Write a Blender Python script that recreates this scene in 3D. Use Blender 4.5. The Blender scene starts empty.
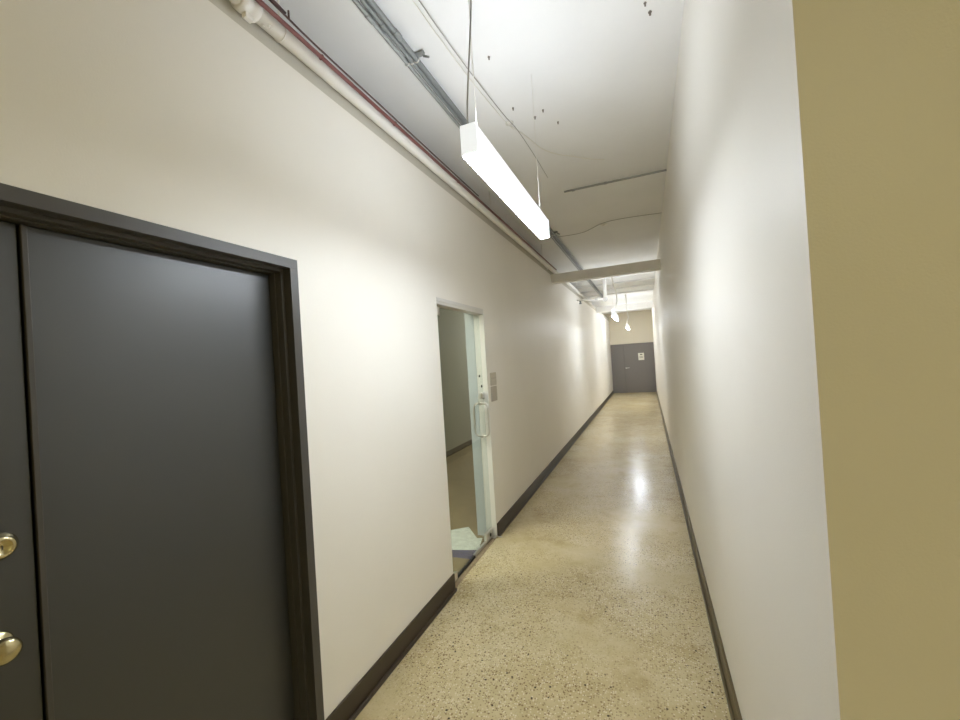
import bpy, bmesh, math, random
from mathutils import Vector, Matrix
random.seed(4)
sc = bpy.context.scene
COL = sc.collection

# ------------------------------------------------------------------ camera, world, exposure
YAW, PITCH, ROLL = 0.3924, 0.0057, 0.0622
fw = Vector((-math.sin(YAW)*math.cos(PITCH), math.cos(YAW)*math.cos(PITCH), math.sin(PITCH)))
rt = Vector((math.cos(YAW), math.sin(YAW), 0)); up = rt.cross(fw)
cr = rt*math.cos(ROLL) - up*math.sin(ROLL)
cu = rt*math.sin(ROLL) + up*math.cos(ROLL)
cam_d = bpy.data.cameras.new('camera'); cam = bpy.data.objects.new('camera', cam_d); COL.objects.link(cam)
cam_d.sensor_width = 36; cam_d.sensor_fit = 'HORIZONTAL'; cam_d.lens = 403.56/960*36; cam_d.clip_start = 0.02
M = Matrix((cr, cu, -fw)).transposed().to_4x4(); M.translation = (0, 0, 1.69)
cam.matrix_world = M
sc.camera = cam
w = bpy.data.worlds.new('world'); sc.world = w; w.use_nodes = True
w.node_tree.nodes['Background'].inputs[0].default_value = (0.9, 0.85, 0.7, 1)
w.node_tree.nodes['Background'].inputs[1].default_value = 0.0
vs = sc.view_settings
vs.view_transform = 'Standard'; vs.look = 'None'; vs.gamma = 1; vs.use_curve_mapping = False
vs.exposure = 1.9
LENS = 27.0       # strength of the linear lamps' lower lens
UPGLOW = 12.0      # strength of an added upward glow that brightens the ceiling
sc.cycles.max_bounces = 14; sc.cycles.diffuse_bounces = 8; sc.cycles.glossy_bounces = 5
sc.cycles.caustics_reflective = False; sc.cycles.caustics_refractive = False

# added unseen warm fill light behind the camera
bl = bpy.data.lights.new('bay_fill_light', 'AREA'); bl.shape = 'RECTANGLE'; bl.size = 1.2; bl.size_y = 0.3
bl.energy = 6.6; bl.color = (0.96, 0.92, 0.52)
bo = bpy.data.objects.new('bay_fill_light', bl); COL.objects.link(bo); bo.location = (1.2, -1.9, 3.2)
# added unseen fill lights for the room behind the glass door
rl = bpy.data.lights.new('room_fill_light', 'AREA'); rl.shape = 'RECTANGLE'; rl.size = 1.2; rl.size_y = 0.3
rl.energy = 17; rl.color = (1.0, 0.94, 0.80)
ro = bpy.data.objects.new('room_fill_light', rl); COL.objects.link(ro); ro.location = (-2.9, 9.2, 3.2)
rl2 = rl.copy(); rl2.energy = 24
ro2 = bpy.data.objects.new('room_fill_light', rl2); COL.objects.link(ro2); ro2.location = (-2.9, 1.95, 3.2)  # second added fill, close to the glass door

# ------------------------------------------------------------------ constants of the place
XL, XR, H = -1.434, 0.278, 3.436
END = 18.25

# ------------------------------------------------------------------ materials
def s2l(c):
    return tuple(((v/255)/12.92 if v/255 <= 0.04045 else ((v/255+0.055)/1.055)**2.4) for v in c) + (1,)
def mat(name, rgb, rough=0.5, metal=0.0, spec=0.5, coat=0.0, bump=0.0, bscale=60, vary=0.0, vscale=3, emit=0, ecol=(1, 1, 1, 1)):
    m = bpy.data.materials.new(name); m.use_nodes = True
    nt = m.node_tree; b = nt.nodes['Principled BSDF']
    c = s2l(rgb)
    b.inputs['Base Color'].default_value = c
    b.inputs['Roughness'].default_value = rough; b.inputs['Metallic'].default_value = metal
    b.inputs['Specular IOR Level'].default_value = spec; b.inputs['Coat Weight'].default_value = coat
    tc = nt.nodes.new('ShaderNodeTexCoord')
    if vary:
        n = nt.nodes.new('ShaderNodeTexNoise'); n.inputs['Scale'].default_value = vscale; n.inputs['Detail'].default_value = 5
        nt.links.new(tc.outputs['Object'], n.inputs['Vector'])
        r = nt.nodes.new('ShaderNodeValToRGB')
        r.color_ramp.elements[0].position = 0.3; r.color_ramp.elements[1].position = 0.7
        r.color_ramp.elements[0].color = tuple(v*(1-vary) for v in c[:3])+(1,)
        r.color_ramp.elements[1].color = tuple(min(1, v*(1+vary)) for v in c[:3])+(1,)
        nt.links.new(n.outputs['Fac'], r.inputs['Fac']); nt.links.new(r.outputs['Color'], b.inputs['Base Color'])
    if bump:
        n = nt.nodes.new('ShaderNodeTexNoise'); n.inputs['Scale'].default_value = bscale; n.inputs['Detail'].default_value = 4
        nt.links.new(tc.outputs['Object'], n.inputs['Vector'])
        bp = nt.nodes.new('ShaderNodeBump'); bp.inputs['Strength'].default_value = bump; bp.inputs['Distance'].default_value = 0.004
        nt.links.new(n.outputs['Fac'], bp.inputs['Height']); nt.links.new(bp.outputs['Normal'], b.inputs['Normal'])
    if emit:
        b.inputs['Emission Color'].default_value = ecol; b.inputs['Emission Strength'].default_value = emit
    return m

wall_paint = mat('wall_paint', (238, 234, 226), 0.42, spec=0.45, bump=0.12, bscale=220, vary=0.012, vscale=2)
ceil_paint = mat('ceiling_paint', (240, 240, 240), 0.8, spec=0.2, bump=0.5, bscale=9, vary=0.03, vscale=1.3)
band_paint = mat('band_paint', (205, 200, 188), 0.8, spec=0.2, vary=0.03)
dark_steel = mat('dark_door_paint', (40, 41, 41), 0.40, spec=1.0, bump=0.06, bscale=400)
frame_steel = mat('dark_frame_paint', (72, 69, 65), 0.42, spec=0.5, bump=0.04, bscale=300)
end_paint = mat('grey_door_paint', (125, 120, 118), 0.5)
base_vinyl = mat('baseboard_vinyl', (64, 54, 42), 0.45)
base_olive = mat('baseboard_vinyl_olive', (98, 86, 58), 0.4)
brass = mat('satin_brass', (200, 188, 148), 0.24, metal=1)
chrome = mat('brushed_steel', (222, 220, 215), 0.28, metal=0.92)
alum = mat('painted_aluminium', (220, 218, 214), 0.4, metal=0.1)
galv = mat('galvanised_conduit', (165, 168, 168), 0.5, metal=0.25)
galv_dark = mat('dark_galvanised_conduit', (140, 144, 145), 0.5, metal=0.25)
white_pipe = mat('white_painted_pipe', (238, 235, 230), 0.5, bump=0.2, bscale=40)
red_pipe = mat('red_pipe_paint', (124, 74, 72), 0.45)
dark_wire = mat('dark_wire_jacket', (84, 60, 56), 0.5)
white_wire = mat('white_cable_jacket', (235, 233, 226), 0.5)
grey_wire = mat('grey_cable_jacket', (172, 170, 168), 0.5)
housing_m = mat('lamp_housing_glow', (244, 244, 246), 0.45, emit=0.19, ecol=(0.85, 0.92, 1.0, 1))  # glow added to housing and caps, spreads light sideways and up
beam_m = mat('beam_paint', (243, 241, 237), 0.7, bump=0.2, bscale=20)
beige_dim = mat('end_wall_paint', (225, 217, 198), 0.6)
sill_m = mat('threshold_concrete', (158, 140, 112), 0.55, vary=0.15, vscale=30)
jamb_white = mat('jamb_paint', (236, 236, 230), 0.4)
sign_m = mat('sign_plate', (190, 182, 168), 0.4)
sign_d = mat('sign_plate_dark', (176, 167, 153), 0.4)
paper_m = mat('paper_white', (208, 216, 208), 0.7, vary=0.14, vscale=25)
paper_n = mat('paper_navy', (66, 66, 104), 0.6, vary=0.4, vscale=60)
paper_w = mat('notice_paper', (236, 234, 222), 0.7)
ink = mat('printed_ink', (120, 118, 112), 0.7)
dark_r = mat('dark_rubber', (34, 34, 34), 0.6)
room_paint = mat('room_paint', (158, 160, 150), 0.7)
spot_m = mat('rusty_anchor_steel', (130, 122, 114), 0.7)
lens_lo = mat('lamp_lens', (255, 255, 255), 0.5, emit=LENS, ecol=(0.85, 0.92, 1.0, 1))
lens_far = mat('lamp_lens_far', (255, 255, 255), 0.5, emit=LENS*0.8, ecol=(0.85, 0.92, 1.0, 1))
up_glow = mat('added_up_glow', (255, 255, 255), 0.5, emit=UPGLOW, ecol=(0.85, 0.92, 1.0, 1))

for m_ in (dark_steel, frame_steel): m_.node_tree.nodes['Principled BSDF'].inputs['IOR'].default_value = 1.55
def glass_mat():
    m = bpy.data.materials.new('door_glass'); m.use_nodes = True; nt = m.node_tree
    for n in list(nt.nodes): nt.nodes.remove(n)
    o = nt.nodes.new('ShaderNodeOutputMaterial'); mx = nt.nodes.new('ShaderNodeMixShader')
    t = nt.nodes.new('ShaderNodeBsdfTransparent'); t.inputs[0].default_value = (0.91, 0.94, 0.93, 1)
    g = nt.nodes.new('ShaderNodeBsdfGlossy'); g.inputs['Roughness'].default_value = 0.02
    lw = nt.nodes.new('ShaderNodeLayerWeight'); lw.inputs['Blend'].default_value = 0.5
    pw = nt.nodes.new('ShaderNodeMath'); pw.operation = 'POWER'; pw.inputs[1].default_value = 5
    f = nt.nodes.new('ShaderNodeMath'); f.operation = 'MULTIPLY_ADD'; f.inputs[1].default_value = 0.96; f.inputs[2].default_value = 0.04
    nt.links.new(lw.outputs['Facing'], pw.inputs[0]); nt.links.new(pw.outputs[0], f.inputs[0])
    nt.links.new(f.outputs[0], mx.inputs[0]); nt.links.new(t.outputs[0], mx.inputs[1]); nt.links.new(g.outputs[0], mx.inputs[2])
    nt.links.new(mx.outputs[0], o.inputs[0]); return m
glass = glass_mat()

def floor_mat():
    m = bpy.data.materials.new('polished_concrete'); m.use_nodes = True; nt = m.node_tree; N = nt.nodes; Lk = nt.links.new
    b = N['Principled BSDF']; tc = N.new('ShaderNodeTexCoord')
    def noise(scale, detail=5, rough=0.6, vec=None):
        n = N.new('ShaderNodeTexNoise'); n.inputs['Scale'].default_value = scale; n.inputs['Detail'].default_value = detail
        n.inputs['Roughness'].default_value = rough; Lk(vec or tc.outputs['Object'], n.inputs['Vector']); return n.outputs['Fac']
    def ramp(src, stops):
        r = N.new('ShaderNodeValToRGB'); cr_ = r.color_ramp
        while len(cr_.elements) < len(stops): cr_.elements.new(0.5)
        for e, (p, c) in zip(cr_.elements, stops): e.position = p; e.color = c if len(c) == 4 else s2l(c)
        Lk(src, r.inputs['Fac']); return r.outputs['Color']
    def mix(fac, a, c, mode='MIX'):
        x = N.new('ShaderNodeMix'); x.data_type = 'RGBA'; x.blend_type = mode
        if isinstance(fac, float): x.inputs[0].default_value = fac
        else: Lk(fac, x.inputs[0])
        for s, v in ((x.inputs[6], a), (x.inputs[7], c)):
            if isinstance(v, tuple): s.default_value = v
            else: Lk(v, s)
        return x.outputs[2]
    def mul(a, c):
        x = N.new('ShaderNodeMath'); x.operation = 'MULTIPLY'
        Lk(a, x.inputs[0])
        if isinstance(c, float): x.inputs[1].default_value = c
        else: Lk(c, x.inputs[1])
        return x.outputs[0]
    col = ramp(noise(1.1, 6, 0.62), [(0.30, (182, 162, 114)), (0.5, (206, 189, 143)), (0.72, (224, 211, 174))])
    col = mix(0.35, col, ramp(noise(7, 6, 0.7), [(0.3, (176, 160, 122)), (0.7, (220, 206, 174))]))
    # brownish stains
    col = mix(mul(ramp(noise(3.1, 4, 0.6), [(0.56, (0, 0, 0, 1)), (0.70, (1, 1, 1, 1))]), 0.42), col, s2l((160, 136, 84)))
    # fine aggregate, pale and dark, exposed in patches
    mask = ramp(noise(1.3, 3, 0.5), [(0.38, (0.15, 0.15, 0.15, 1)), (0.52, (1, 1, 1, 1))])
    def chips(scale, thr, color, amt, off):
        mp = N.new('ShaderNodeMapping'); mp.inputs['Location'].default_value = (off, off*2, 0); Lk(tc.outputs['Object'], mp.inputs[0])
        v = N.new('ShaderNodeTexVoronoi'); v.inputs['Scale'].default_value = scale; v.inputs['Randomness'].default_value = 1
        Lk(mp.outputs[0], v.inputs['Vector'])
        d = ramp(v.outputs['Distance'], [(thr*0.6, (1, 1, 1, 1)), (thr, (0, 0, 0, 1))])
        sp = N.new('ShaderNodeSeparateColor'); Lk(v.outputs['Color'], sp.inputs[0])
        pick = ramp(sp.outputs[0], [(0.55, (0, 0, 0, 1)), (0.62, (1, 1, 1, 1))])
        return mul(mul(mul(d, pick), mask), amt), color
    for a in ((62, 0.42, s2l((124, 98, 66)), 0.75, 0.0), (100, 0.42, s2l((110, 82, 50)), 0.75, 3.1), (85, 0.45, s2l((232, 220, 190)), 0.8, 7.7), (24, 0.17, s2l((52, 42, 34)), 0.95, 5.3)):
        f, c = chips(*a); col = mix(f, col, c)
    Lk(col, b.inputs['Base Color'])
    Lk(ramp(noise(3.5, 5, 0.6), [(0.3, (0.22, 0.22, 0.22, 1)), (0.75, (0.27, 0.27, 0.27, 1))]), b.inputs['Roughness'])
    b.inputs['Specular IOR Level'].default_value = 0.5
    bp = N.new('ShaderNodeBump'); bp.inputs['Strength'].default_value = 0.12; bp.inputs['Distance'].default_value = 0.01
    Lk(noise(5, 3, 0.5), bp.inputs['Height']); Lk(bp.outputs['Normal'], b.inputs['Normal'])
    return m
floor_m = floor_mat()

# ------------------------------------------------------------------ mesh helpers
def new(): return bmesh.new()
def box(bm, x0, x1, y0, y1, z0, z1, bev=0.0):
    vs_ = [bm.verts.new((x, y, z)) for x in (x0, x1) for y in (y0, y1) for z in (z0, z1)]
    fs = [(0, 1, 3, 2), (4, 6, 7, 5), (0, 4, 5, 1), (2, 3, 7, 6), (0, 2, 6, 4), (1, 5, 7, 3)]
    faces = [bm.faces.new([vs_[i] for i in f]) for f in fs]
    if bev:
        es = list({e for f in faces for e in f.edges})
        bmesh.ops.bevel(bm, geom=es, offset=bev, segments=2, profile=0.5, affect='EDGES')
    return bm
def tube(bm, pts, r, seg=12, cap=True):
    pts = [Vector(p) for p in pts]; rings = []
    prev = None
    for i, p in enumerate(pts):
        d = (pts[min(i+1, len(pts)-1)] - pts[max(i-1, 0)]).normalized()
        if prev is None:
            a = d.orthogonal().normalized()
        else:
            a = (prev - d*prev.dot(d)).normalized()
        prev = a; b = d.cross(a)
        rr = r[i] if isinstance(r, (list, tuple)) else r
        rings.append([bm.verts.new(p + a*math.cos(2*math.pi*k/seg)*rr + b*math.sin(2*math.pi*k/seg)*rr) for k in range(seg)])
    for i in range(len(rings)-1):
        for k in range(seg):
            f = bm.faces.new((rings[i][k], rings[i][(k+1) % seg], rings[i+1][(k+1) % seg], rings[i+1][k])); f.smooth = True
    if cap:
        bm.faces.new(rings[0][::-1]); bm.faces.new(rings[-1])
    return bm
def lathe(bm, prof, origin, axis='X', seg=32):
    # prof: list of (distance along axis, radius)
    o = Vector(origin); ax = {'X': Vector((1, 0, 0)), 'Y': Vector((0, 1, 0)), 'Z': Vector((0, 0, 1)), '-Z': Vector((0, 0, -1)), '-Y': Vector((0, -1, 0))}[axis]
    a = ax.orthogonal().normalized(); b = ax.cross(a); rings = []
    for t, r in prof:
        rings.append([bm.verts.new(o + ax*t + (a*math.cos(2*math.pi*k/seg) + b*math.sin(2*math.pi*k/seg))*max(r, 1e-5)) for k in range(seg)])
    for i in range(len(rings)-1):
        for k in range(seg):
            f = bm.faces.new((rings[i][k], rings[i][(k+1) % seg], rings[i+1][(k+1) % seg], rings[i+1][k])); f.smooth = True
    bm.faces.new(rings[0][::-1]); bm.faces.new(rings[-1])
    return bm
def smooth_path(pts, n=6):
    P = [Vector(p) for p in pts]; out = []
    for i in range(len(P)-1):
        p0, p1, p2, p3 = P[max(i-1, 0)], P[i], P[i+1], P[min(i+2, len(P)-1)]
        for k in range(n):
            t = k/n
            out.append(0.5*((2*p1) + (p2-p0)*t + (2*p0-5*p1+4*p2-p3)*t*t + (3*p1-p0-3*p2+p3)*t**3))
    out.append(P[-1]); return out
def obj(name, bm, m, parent=None, kind=None, label=None):
    bmesh.ops.recalc_face_normals(bm, faces=bm.faces)
    me = bpy.data.meshes.new(name); bm.to_mesh(me); bm.free(); me.materials.append(m)
    o = bpy.data.objects.new(name, me); COL.objects.link(o)
    if parent is not None:
        o.parent = parent; o.matrix_parent_inverse = Matrix.Translation(-parent.location)
    if kind: o['kind'] = kind
    if label: o['label'] = label
    return o
def struct(name, bm, m, parent=None): return obj(name, bm, m, parent, 'structure' if parent is None else None)
def tag(o, label, cat, group=None):
    o['label'] = label; o['category'] = cat
    if group: o['group'] = group
    return o
def thing(name, loc, label=None, cat=None, group=None, kind=None):
    o = bpy.data.objects.new(name, None); COL.objects.link(o); o.location = loc; o.empty_display_size = 0.1
    if kind: o['kind'] = kind
    if label: tag(o, label, cat, group)
    return o
def dup(root, loc):
    r = root.copy(); COL.objects.link(r); r.location = loc
    for ch in list(root.children):
        c = ch.copy(); COL.objects.link(c); c.parent = r
        for g in ch.children:
            d = g.copy(); COL.objects.link(d); d.parent = c
    return r

# ------------------------------------------------------------------ the setting
D1A, D1B = -0.335, 1.3715      # outer ends of the steel door frame
D2A, D2B = 2.684, 3.625        # opening of the glass door
DT = 2.2
b = new(); box(b, -3.7, 3.2, -3.2, END+0.3, -0.1, 0); struct('floor', b, floor_m)
b = new(); box(b, -3.7, 3.2, -3.2, END+0.3, H, H+0.1); struct('ceiling', b, ceil_paint)

b = new()
for y0, y1, z0 in ((-3.2, D1A+0.03, 0), (D1A+0.03, D1B-0.03, DT-0.03), (D1B-0.03, D2A, 0), (D2A, D2B, DT), (D2B, END+0.1, 0)):
    box(b, XL-0.2, XL, y0, y1, z0, 3.105)
struct('wall_left', b, wall_paint)
b = new(); box(b, XL-0.56, XL-0.016, -3.2, END+0.1, 3.105, 3.215); box(b, XL-0.60, XL-0.50, -3.2, END+0.1, 3.215, H)
struct('trim_1', b, band_paint)

b = new()
box(b, XR, XR+0.16, 0.8953, END+0.1, 0, H); struct('wall_right', b, wall_paint)
b = new(); box(b, XR+0.16, 3.1, 0.8953, 1.05, 0, H); struct('wall_front', b, wall_paint)
b = new(); box(b, XL-0.2, 3.1, -3.2, -3.05, 0, H); struct('wall_back', b, wall_paint)
b = new(); box(b, 3.1, 3.2, -3.2, 1.0, 0, H); struct('wall_side', b, wall_paint)
b = new(); box(b, XL, XR, END, END+0.1, 2.085, H); box(b, XL-0.6, XL, END, END+0.1, 3.0, H); struct('wall_end', b, beige_dim)

# room beyond the glass door
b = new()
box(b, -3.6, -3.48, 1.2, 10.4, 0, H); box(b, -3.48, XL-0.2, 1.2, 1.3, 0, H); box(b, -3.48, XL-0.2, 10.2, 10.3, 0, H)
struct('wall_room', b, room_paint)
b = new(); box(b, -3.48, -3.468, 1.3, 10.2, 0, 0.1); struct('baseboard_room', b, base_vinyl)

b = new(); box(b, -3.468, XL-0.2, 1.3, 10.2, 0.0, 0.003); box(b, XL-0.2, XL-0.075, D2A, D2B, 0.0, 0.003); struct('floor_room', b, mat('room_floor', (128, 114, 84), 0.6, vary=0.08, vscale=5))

# baseboards: a flat board with a small shoe in front of it
def baseboard(name, y0, y1, x, side, m):
    b = new()
    box(b, *sorted((x, x+side*0.012)), y0, y1, 0.0, 0.128, 0.003)
    box(b, *sorted((x+side*0.0115, x+side*0.026)), y0, y1, 0.0, 0.024, 0.005)
    return struct(name, b, m)
baseboard('baseboard_left', D1B, D2A, XL, 1, base_vinyl)
baseboard('baseboard_left', D2B+0.002, END, XL, 1, base_vinyl)
baseboard('baseboard_right', 0.8953, END, XR, -1, base_olive)

# white reveals of the glass door opening
b = new(); box(b, XL-0.105, XL+0.001, D2B-0.010, D2B, 0, DT, 0.001); struct('trim_2', b, jamb_white)
b = new(); box(b, XL-0.2, XL-0.109, D2B-0.010, D2B, 0, DT, 0.001); struct('trim_6', b, mat('jamb_aluminium', (196, 206, 210), 0.4))

# ------------------------------------------------------------------ steel double door on the left
d1 = thing('door_1', (XL, 0.52, 0), kind='structure')
T0, T1 = 2.158, 2.199
fx = XL+0.008
b = new()
# face, rebate and stop, stepping inward, on both jambs and along the head
def ring(bm, x0, x1, a0, a1, top, wid):
    # an upside-down U: jamb from a0, jamb to a1, head below top
    box(bm, x0, x1, a0, a0+wid, 0, top-wid, 0.001); box(bm, x0, x1, a1-wid, a1, 0, top-wid, 0.001); box(bm, x0, x1, a0, a1, top-wid, top, 0.001)
ring(b, XL-0.055, fx, D1A, D1B, T1, 0.042)
ring(b, XL-0.085, XL-0.035, D1A+0.018, D1B-0.018, T1-0.018, 0.038)
ring(b, XL-0.17, XL-0.07, D1A+0.008, D1B-0.008, T1-0.008, 0.052)
obj('door_frame', b, frame_steel, d1)
LX = XL-0.10
b = new(); box(b, LX-0.045, LX, 0.541, D1B-0.062, 0.008, T1-0.062, 0.0025); obj('door_leaf', b, dark_steel, d1)
b = new(); box(b, LX-0.045, LX, D1A+0.062, 0.530, 0.008, T1-0.062, 0.0025); leafL = obj('door_leaf', b, dark_steel, d1)
b = new(); box(b, LX-0.001, LX+0.011, 0.534, 0.547, 0.008, T1-0.064, 0.002); obj('astragal', b, frame_steel, d1, label='narrow strip covering the gap between the two leaves')
b = new(); lathe(b, [(0, 0.034), (0.004, 0.034), (0.009, 0.031), (0.012, 0.020), (0.020, 0.0125), (0.030, 0.012), (0.034, 0.017), (0.041, 0.0265), (0.052, 0.0305), (0.062, 0.0295), (0.068, 0.024), (0.071, 0.012), (0.0715, 0)], (LX, 0.450, 1.062), 'X', 40)
obj('door_knob', b, brass, d1, label='polished brass door knob')
b = new(); lathe(b, [(0, 0.034), (0.007, 0.034), (0.013, 0.031), (0.020, 0.0265), (0.024, 0.0245), (0.0245, 0.016), (0.0235, 0.0155), (0.0235, 0)], (LX, 0.466, 1.302), 'X', 40)
box(b, LX+0.0234, LX+0.0246, 0.4652, 0.4668, 1.296, 1.308)
obj('deadbolt', b, brass, d1, label='brass deadbolt cylinder above the knob')
b = new(); box(b, LX+0.0247, LX+0.0252, 0.465, 0.467, 1.297, 1.307); obj('keyhole', b, dark_r, bpy.data.objects['deadbolt'])
b = new(); box(b, XL-0.2, XL-0.18, D1A, D1B, 0, T1); obj('backing', b, dark_r, d1)

# ------------------------------------------------------------------ frameless glass door
d2 = thing('door_2', (XL-0.1, (D2A+D2B)/2, 0), kind='structure')
GX = XL-0.051
b = new(); box(b, GX-0.04, XL+0.003, D2A+0.001, D2B-0.012, DT-0.052, DT, 0.003); box(b, XL+0.002, XL+0.007, D2A+0.001, D2B-0.030, DT-0.030, DT-0.022)
obj('header', b, alum, d2, label='grey metal header rail above the glass')
b = new(); box(b, GX-0.005, GX+0.005, D2A+0.006, D2B-0.012, 0.028, DT-0.062, 0.001); gl = obj('glass_pane', b, glass, d2)
b = new(); box(b, GX-0.014, GX+0.014, D2A+0.006, D2A+0.11, DT-0.125, DT-0.060, 0.002); obj('patch_fitting', b, chrome, d2)
b = new(); box(b, GX-0.014, GX+0.014, D2A+0.006, D2A+0.14, 0.010, 0.065, 0.002); obj('patch_fitting', b, chrome, d2)
b = new(); box(b, GX-0.018, GX+0.018, D2B-0.17, D2B-0.014, 0.012, 0.095, 0.004); lk = obj('bottom_lock', b, chrome, d2)
b = new(); lathe(b, [(0, 0.016), (0.004, 0.016), (0.006, 0.010), (0.006, 0)], (GX+0.018, D2B-0.09, 0.055), 'X', 20); obj('lock_cylinder', b, dark_r, lk)
b = new(); box(b, GX-0.012, GX+0.012, D2A+0.50, D2B-0.17, 0.006, 0.030, 0.002); obj('sweep_bright_half', b, chrome, d2)  # bright half of one bottom strip, its reflection set by the steel material
b = new(); box(b, GX-0.012, GX+0.012, D2A+0.14, D2A+0.50, 0.006, 0.022, 0.002); obj('sweep_dark_half', b, dark_r, d2)  # rest of the same strip, unlit look set by a dark material
def loop_handle(y, z0, z1, out):
    xo = GX+out; r = 0.045
    p = [(GX, y, z0), (xo-math.copysign(r, out), y, z0)]
    for k in range(1, 6):
        a = k/5*math.pi/2; p.append((xo-math.copysign(r, out)*(1-math.sin(a)), y, z0+r*(1-math.cos(a))))
    for k in range(6):
        a = k/5*math.pi/2; p.append((xo-math.copysign(r, out)*(1-math.cos(a)), y, z1-r*(1-math.sin(a))))
    p.append((GX, y, z1)); return p
for s in (1, -1):
    b = new(); tube(b, loop_handle(D2B-0.09, 0.99, 1.30, 0.072*s), 0.0095, 14)
    hd = obj('pull_handle', b, chrome, d2)
    b = new()
    for z in (0.99, 1.30): lathe(b, [(0, 0.016), (0.010, 0.016), (0.011, 0.013)], (GX+(0.005 if s > 0 else -0.016), D2B-0.09, z), 'X', 20)
    obj('handle_rose', b, chrome, hd)
b = new(); box(b, GX-0.016, GX+0.016, D2B-0.075, D2B-0.014, 1.34, 1.40, 0.003); obj('strike_lock', b, chrome, d2)
b = new(); lathe(b, [(0, 0.012), (0.006, 0.012), (0.007, 0)], (GX+0.005, D2B-0.055, 1.46), 'X', 16); obj('bumper', b, dark_r, d2)
b = new(); lathe(b, [(0, 0.012), (0.006, 0.012), (0.007, 0)], (GX+0.005, D2B-0.095, 1.56), 'X', 16); obj('bumper', b, dark_r, d2)
# threshold strip in the opening
b = new(); box(b, XL-0.075, XL, D2A+0.002, D2B-0.002, 0.0, 0.005, 0.001); struct('trim_3', b, sill_m)
b = new(); lathe(b, [(0, 0.022), (0.006, 0.022), (0.009, 0.012), (0.009, 0)], (XL-0.02, D2B-0.03, 0.005), 'Z', 24); box(b, XL-0.06, XL+0.05, D2B-0.012, D2B-0.001, 0.005, 0.012)
obj('floor_pivot', b, chrome, d2)

# ------------------------------------------------------------------ grey door at the far end
d3 = thing('door_3', (-0.33, END, 0), kind='structure')
EY = END
b = new(); box(b, XL+0.0, XL+0.035, EY-0.02, EY+0.1, 0, 2.085, 0.002); box(b, XR-0.035, XR, EY-0.02, EY+0.1, 0, 2.085, 0.002); box(b, XL+0.0, XR, EY-0.02, EY+0.1, 2.035, 2.085, 0.002)
obj('door_frame', b, end_paint, d3)
b = new(); box(b, XL+0.035, -0.915, EY+0.005, EY+0.05, 0.005, 2.035, 0.002); obj('door_leaf', b, end_paint, d3, label='narrow fixed leaf')
b = new(); box(b, -0.909, XR-0.035, EY+0.005, EY+0.05, 0.005, 2.035, 0.002); obj('door_leaf', b, end_paint, d3, label='wide leaf with lever handle and notice')
b = new(); lathe(b, [(0, 0.03), (0.012, 0.03), (0.014, 0.012), (0.05, 0.011)], (-0.85, EY+0.005, 1.06), '-Y', 20)
tube(b, [(-0.85, EY-0.045, 1.06), (-0.80, EY-0.05, 1.062), (-0.715, EY-0.045, 1.068)], [0.014, 0.013, 0.010], 12)
obj('lever_handle', b, chrome, d3)
# notice taped on the door
b = new(); box(b, -0.345, -0.115, EY-0.001, EY+0.0045, 1.365, 1.665)
nt_ = tag(obj('paper_notice', b, paper_w), 'small white paper notice posted on the grey door at the corridor end', 'notice')
b = new()
box(b, -0.275, -0.185, EY-0.0018, EY-0.0012, 1.575, 1.620); box(b, -0.30, -0.16, EY-0.0018, EY-0.0012, 1.50, 1.515); box(b, -0.30, -0.16, EY-0.0018, EY-0.0012, 1.455, 1.47)
obj('printed_lines', b, ink, nt_)

# ------------------------------------------------------------------ cross beams
b = new(); box(b, XL, XR, 6.86, 7.02, 2.965, 3.115, 0.006)
tag(obj('crossbeam', b, beam_m), 'slim off-white crossbeam spanning the corridor below the ceiling beyond the first lamp', 'beam')
b = new(); box(b, XL, XR, 13.6, 13.8, 3.06, 3.25, 0.004); struct('trim_4', b, beam_m)
b = new()
for k, y in enumerate((8.6, 9.5, 10.4, 11.3, 12.2)): box(b, XL-0.5, XR, y, y+0.06, H-0.035, H)
struct('trim_5', b, ceil_paint)

# ------------------------------------------------------------------ linear lamps
def linear_lamp(x, y0, y1, label, lo=None, hi=None):
    t = thing('linear_lamp', (x, (y0+y1)/2, 2.45), label, 'lamp', None)
    w2 = 0.031
    b = new(); box(b, x-w2, x+w2, y0+0.003, y1-0.003, 2.452, 2.556, 0.002); obj('housing', b, housing_m, t)
    for y in (y0, y1-0.004):
        b = new(); box(b, x-w2-0.001, x+w2+0.001, y, y+0.004, 2.449, 2.560, 0.001); obj('end_cap', b, housing_m, t)
    b = new(); box(b, x-w2+0.003, x+w2-0.003, y0+0.005, y1-0.005, 2.446, 2.452); obj('lens', b, lo or lens_lo, t, label='glowing white lower lens')
    b = new(); box(b, x-w2+0.008, x+w2-0.008, y0+0.03, y1-0.03, 2.556, 2.560); obj('up_glow_panel', b, hi or up_glow, t)  # added glowing top, throws light on the ceiling
    for y in (y0+0.09, y1-0.09):
        b = new(); tube(b, [(x, y, 2.56), (x, y, H)], 0.0016 if y < (y0+y1)/2 else 0.0009, 8); lathe(b, [(0, 0.006), (0.03, 0.006), (0.036, 0.003)], (x, y, 2.56), 'Z', 12)
        obj('suspension_cable', b, white_wire, t)
    return t
L1 = linear_lamp(-0.552, 1.356, 2.53, 'white linear pendant lamp hanging nearest, with its long glowing underside')
b = new(); tube(b, smooth_path([(-0.556, 1.366, 2.555), (-0.557, 1.38, 2.66), (-0.549, 1.42, 2.9), (-0.545, 1.452, 3.09), (-0.55, 1.47, 3.25), (-0.556, 1.49, H)]), 0.0035, 8)
obj('power_cord', b, grey_wire, L1)
L2 = linear_lamp(-0.58, 8.5, 9.72, 'white linear pendant lamp hanging past the crossbeam, second from the viewer', lens_far)
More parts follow.
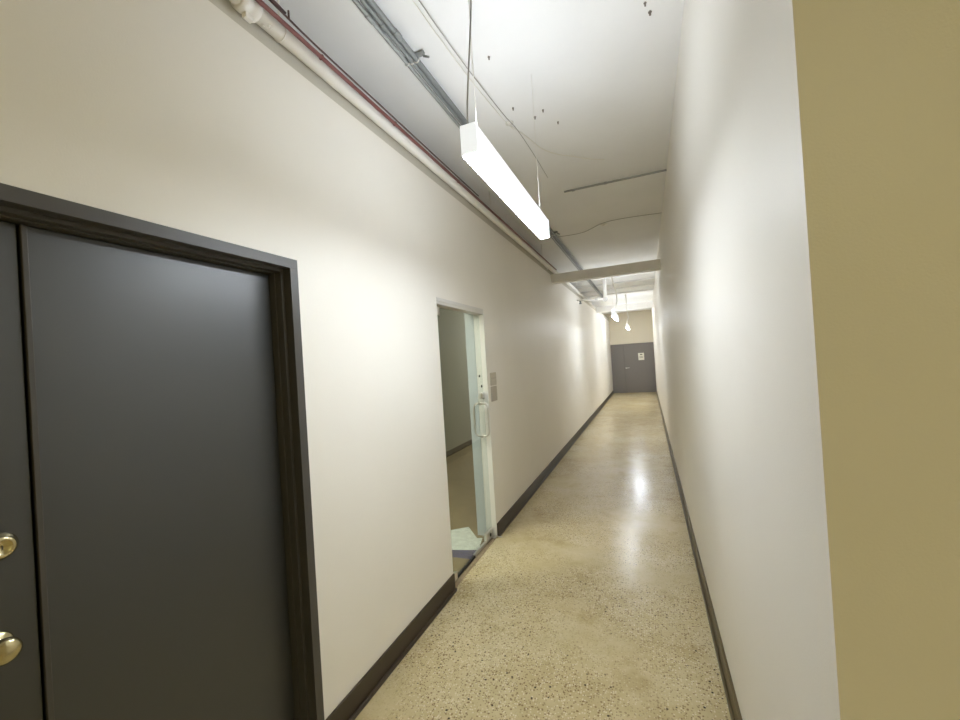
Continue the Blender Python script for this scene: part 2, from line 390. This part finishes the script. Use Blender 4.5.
b = new(); tube(b, smooth_path([(-0.56, 8.6, H), (-0.545, 8.6, 3.1), (-0.50, 8.6, 2.95), (-0.50, 8.62, 2.75), (-0.54, 8.62, 2.62), (-0.57, 8.62, 2.555)]), 0.011, 8)
obj('power_cord', b, white_wire, L2)
L3 = linear_lamp(-0.50, 12.75, 13.97, 'small far pendant lamp hanging close to the end of the corridor', lens_far)
b = new(); tube(b, smooth_path([(-0.48, 12.8, H), (-0.47, 12.8, 2.93), (-0.45, 12.8, 2.75), (-0.50, 12.8, 2.62), (-0.49, 12.8, 2.555)]), 0.014, 8)
obj('power_cord', b, white_wire, L3)

t = thing('added_end_light', (-0.5, 15.6, H), 'added unseen light on the ceiling behind the far header by the grey end door', 'lamp')  # added out of sight to brighten the corridor end
b = new(); box(b, -0.55, -0.45, 15.0, 16.2, H-0.05, H, 0.004); obj('housing', b, housing_m, t)
b = new(); box(b, -0.545, -0.455, 15.01, 16.19, H-0.065, H-0.05, 0.003); obj('lens', b, lens_lo, t)

# ------------------------------------------------------------------ services along the left wall and the ceiling
# white sprinkler main with couplings and hangers
PX, PZ, PR = -1.392, 3.176, 0.032
t = thing('white_pipe', (PX, 2.0, PZ), 'white painted pipe running along the top of the left wall', 'pipe')
b = new(); tube(b, [(PX, -3.0, PZ), (PX, 6.84, PZ), (PX, 11.9, PZ)], PR, 20); obj('pipe_run', b, white_pipe, t)
for y in (1.12, 6.4):
    b = new(); lathe(b, [(0, 0.036), (0.004, 0.043), (0.03, 0.044), (0.034, 0.040), (0.05, 0.040), (0.054, 0.044), (0.08, 0.043), (0.084, 0.036)], (PX, y, PZ), 'Y', 24)
    for s in (-1, 1): box(b, PX-0.012, PX+0.012, y+0.024, y+0.06, PZ+s*0.050-0.012, PZ+s*0.050+0.012, 0.003)
    obj('coupling', b, white_pipe, t)
for y in (1.32, 3.9, 6.1, 9.4):
    b = new()
    tube(b, [(PX+math.cos(a)*(PR+0.003), y, PZ+math.sin(a)*(PR+0.003)) for a in [k/16*2*math.pi for k in range(17)]], 0.003, 6)
    tube(b, [(PX, y, PZ+PR), (PX, y, H)], 0.004, 8)
    obj('pipe_hanger', b, white_pipe, t)
for k in range(14):   # flaking paint and old sealant blobs round the coupling
    a = random.uniform(-2.6, -0.9); y = random.uniform(1.04, 1.30); r = random.uniform(0.004, 0.009)
    b = new(); lathe(b, [(0, r), (r*0.7, r*0.6), (r*0.9, 0)], (PX+math.cos(a)*(PR-0.001), y, PZ+math.sin(a)*(PR-0.001)), '-Z', 7)
    obj('sealant_blob', b, white_pipe, t)

b = new(); tube(b, [(-1.333, -3.0, 3.173), (-1.333, 1.0, 3.173), (-1.333, 6.84, 3.173)], 0.0095, 12)
t = tag(obj('red_conduit', b, red_pipe), 'thin red conduit fixed beside the white pipe high on the left', 'conduit')
for y in (0.98, 1.5, 2.1, 3.0, 4.0):
    b = new(); tube(b, [(-1.333+math.cos(a)*0.0115, y, 3.173+math.sin(a)*0.0115) for a in [k/12*2*math.pi for k in range(13)]], 0.0025, 6)
    obj('strap', b, white_wire if y == 0.98 else red_pipe, t)
b = new(); tube(b, smooth_path([(-1.306, -3.0, 3.205), (-1.308, 0.9, 3.205), (-1.314, 1.2, 3.197), (-1.322, 1.45, 3.194), (-1.322, 2.0, 3.194), (-1.322, 3.4, 3.194)], 4), 0.0042, 8)
lathe(b, [(0, 0.004), (0.035, 0.004)], (-1.317, 1.30, 3.196), 'Z', 8)
tag(obj('dark_cable', b, dark_wire), 'thin dark cable strung along the red conduit', 'cable')

# bundle of three ceiling conduits with strut clamps
for k, (x, r, m, lb) in enumerate(((-1.150, 0.011, galv, 'grey ceiling conduit nearest the left wall, leftmost of three'),
                                   (-1.118, 0.0125, galv_dark, 'grey ceiling conduit in the middle of three parallel ones'),
                                   (-1.089, 0.0140, galv_dark, 'thick grey ceiling conduit nearest the lamp, rightmost of three'))):
    b = new(); tube(b, [(x, -3.0, 3.40), (x, 4, 3.40), (x, (12.6, 12.9, 13.5)[k], 3.40)], r, 14)
    for y in (1.62, 5.2, 8.8): lathe(b, [(0, r+0.002), (0.004, r+0.0035), (0.05, r+0.0035), (0.054, r+0.002)], (x, y+k*0.07, 3.40), 'Y', 14)
    tag(obj('ceiling_conduit', b, m), lb, 'conduit', 'conduits in a row under the ceiling')
for y, lb in ((1.98, 'short metal strut clamp across the three conduits before the nearest lamp'), (5.6, 'short metal strut clamp across the three conduits beyond the nearest lamp')):
    t = thing('strut_clamp', (-1.1, y, 3.38), lb, 'clamp')
    b = new(); box(b, -1.172, -1.040, y-0.012, y+0.012, 3.415, 3.433, 0.002); obj('channel', b, galv, t)
    for x, r in ((-1.150, 0.011), (-1.118, 0.0125), (-1.089, 0.014)):
        b = new(); tube(b, [(x+math.cos(a)*(r+0.002), y, 3.40+math.sin(a)*(r+0.002)) for a in [k/10*math.pi+math.pi for k in range(11)]], 0.004, 6)
        obj('clip', b, alum, t)
    b = new(); tube(b, [(-1.045, y, 3.405), (-1.010, y-0.004, 3.385)], 0.006, 8); obj('screw', b, galv_dark, t)

# ceiling wires
b = new(); tube(b, smooth_path([(-0.92, -3, 3.425), (-0.892, 0.9, 3.42), (-0.886, 1.66, 3.40), (-0.862, 2.2, 3.40), (-0.83, 2.72, 3.42), (-0.80, 2.95, 3.42), (-0.79, 3.4, 3.434), (-0.785, 3.9, 3.436)]), 0.0028, 8)
tag(obj('ceiling_cable', b, grey_wire), 'thin grey cable running along the ceiling, the taut one nearest the lamp', 'cable', 'thin cables on the ceiling')
b = new(); tube(b, smooth_path([(-0.96, -3, 3.43), (-0.93, 0.9, 3.42), (-0.915, 1.66, 3.405), (-0.89, 2.2, 3.40), (-0.86, 2.72, 3.425), (-0.83, 2.95, 3.43)]), 0.0026, 8)
tag(obj('ceiling_cable', b, white_wire), 'thin white cable running just left of the grey ceiling cable', 'cable', 'thin cables on the ceiling')
b = new(); tube(b, smooth_path([(-0.83, 2.9, 3.43), (-0.77, 3.08, 3.43), (-0.70, 3.32, 3.425), (-0.60, 3.48, 3.425), (-0.50, 3.57, 3.425), (-0.38, 3.70, 3.43), (-0.25, 3.80, 3.432)]), 0.0038, 8)
tag(obj('curved_cable', b, white_wire), 'white cable curving off across the ceiling right of the nearest lamp', 'cable')
# conduits across the ceiling
b = new(); tube(b, smooth_path([(-0.70, 4.29, 3.422), (-0.6, 4.29, 3.422), (-0.3, 4.29, 3.420), (XR, 4.29, 3.418)], 5), 0.0095, 10)
for x in (-0.30, -0.62): lathe(b, [(0, 0.0125), (0.03, 0.0125)], (x, 4.29, 3.420), 'X', 12)
tag(obj('cross_conduit', b, galv), 'thin pale conduit crossing the ceiling to the right wall, nearer one', 'conduit')
b = new(); tube(b, smooth_path([(-1.1, 5.86, 3.431), (-0.74, 5.86, 3.431), (-0.44, 5.60, 3.431), (-0.15, 5.56, 3.431), (XR, 5.62, 3.431)], 5), 0.0035, 8)
tag(obj('cross_cable', b, grey_wire), 'faint grey cable crossing the ceiling before the crossbeam', 'cable')
b = new(); lathe(b, [(0, 0.048), (0.008, 0.048), (0.014, 0.040), (0.015, 0.022), (0.022, 0.020), (0.024, 0)], (-0.43, 5.66, H), '-Z', 28)
tag(obj('round_cover', b, white_wire), 'small round white cap on the ceiling before the crossbeam', 'cover')
# old anchors left in the concrete
spots = [(-0.735, 2.192, 'rusty anchor stub in the ceiling above the near end of the nearest lamp'),
         (-0.755, 2.706, 'rusty anchor stub in the ceiling, leftmost of the loose row of four'),
         (-0.645, 2.881, 'rusty anchor stub in the ceiling, second from the left in the loose row of four'),
         (-0.573, 2.828, 'rusty anchor stub in the ceiling, third from the left in the loose row of four'),
         (-0.507, 3.024, 'rusty anchor stub in the ceiling, rightmost of the loose row of four'),
         (0.096, 2.218, 'rusty anchor stub in the ceiling near the right wall, upper of two'),
         (0.119, 2.288, 'rusty anchor stub in the ceiling near the right wall, lower of two')]
for i, (x, y, lb) in enumerate(spots):
    b = new(); r = 0.0045 + 0.0015*(i in (2, 6))
    lathe(b, [(0, r*1.7), (0.002, r*1.6), (0.004, r), (0.016, r*0.9), (0.018, 0)], (x, y, H), '-Z', 9)
    box(b, x-r*0.4, x+r*0.4, y-r*2.2, y+r*0.4, H-0.003, H)
    tag(obj('ceiling_anchor', b, spot_m), lb, 'anchor', 'old anchors in the ceiling')
b = new(); lathe(b, [(0, 0.030), (0.006, 0.030), (0.009, 0.018), (0.010, 0.017), (0.014, 0.012), (0.016, 0)], (-0.832, 2.86, H), '-Z', 18)
tag(obj('cable_boss', b, white_wire), 'small round cable boss on the ceiling where the thin cables meet', 'fitting')

# cross pipe with valve and drop pipe past the crossbeam
t = thing('branch_pipe', (-1.05, 9.6, 3.0), 'pale branch pipe with fittings reaching out from the left wall past the crossbeam', 'pipe')
b = new(); tube(b, [(XL, 9.6, 2.99), (-0.74, 9.6, 2.96)], 0.022, 14); obj('pipe_run', b, white_pipe, t)
b = new(); tube(b, [(-0.80, 9.6, 2.955), (-0.80, 9.6, H)], 0.045, 16); obj('drop_pipe', b, white_pipe, t)
b = new(); lathe(b, [(0, 0.032), (0.01, 0.038), (0.05, 0.038), (0.06, 0.032)], (-1.02, 9.6, 2.975), 'X', 16)
obj('valve', b, alum, t)
b = new(); lathe(b, [(0, 0.05), (0.02, 0.05), (0.025, 0.01), (0.08, 0.01)], (-0.79, 9.50, 2.93), 'Y', 18); obj('valve_wheel', b, alum, t)
b = new(); lathe(b, [(0, 0.02), (0.05, 0.02), (0.055, 0.035), (0.07, 0.03), (0.075, 0)], (-1.36, 9.6, 2.97), '-Z', 14)
tube(b, [(-1.36, 9.6, 2.99), (-1.36, 9.6, 2.95)], 0.012, 8); obj('sprinkler_head', b, galv_dark, t)

# ------------------------------------------------------------------ sign plaque
t = thing('room_sign', (XL, 3.77, 1.30), 'grey two-part room sign mounted on the left wall beside the glass door', 'sign')
b = new(); box(b, XL, XL+0.007, 3.69, 3.85, 1.452, 1.580, 0.0015); up_ = obj('upper_plate', b, sign_m, t)
b = new(); box(b, XL+0.007, XL+0.0076, 3.71, 3.83, 1.520, 1.530); obj('engraved_line', b, sign_d, up_)
b = new(); box(b, XL, XL+0.006, 3.69, 3.85, 1.296, 1.444, 0.0015); obj('lower_plate', b, sign_d, t)

# ------------------------------------------------------------------ papers on the floor behind the glass
def sheet(name, c, ang, w_, l_, z, m, label, curl=0.0):
    bm = new(); n = 8; R = Matrix.Rotation(ang, 3, 'Z'); top = []; bot = []
    for i in range(n+1):
        for j in range(n+1):
            u_, v_ = i/n-0.5, j/n-0.5
            zz = z + curl*((2*abs(u_))**3)*(0.6+0.4*v_) + 0.0004
            p = R @ Vector((u_*w_, v_*l_, 0))
            top.append(bm.verts.new((c[0]+p.x, c[1]+p.y, zz))); bot.append(bm.verts.new((c[0]+p.x, c[1]+p.y, zz-0.0004)))
    for i in range(n):
        for j in range(n):
            a = i*(n+1)+j; q = (a, a+n+1, a+n+2, a+1)
            f = bm.faces.new([top[k] for k in q]); f.smooth = True
            f = bm.faces.new([bot[k] for k in q[::-1]]); f.smooth = True
    o = obj(name, bm, m)
    return tag(o, label, 'paper', 'papers on the floor behind the glass door')
sheet('paper_sheet', (-1.80, 3.55), 0.70, 0.28, 0.34, 0.0036, paper_m, 'pale paper sheet on the floor behind the glass door, farthest of three')
sheet('paper_flyer', (-1.64, 3.235), 0.05, 0.26, 0.19, 0.0046, paper_n, 'navy printed flyer on the floor behind the glass door, nearest of three')
sheet('paper_sheet', (-1.66, 3.40), 0.25, 0.27, 0.24, 0.0058, paper_m, 'pale paper sheet on the floor overlapping the navy flyer behind the glass door', 0.003)
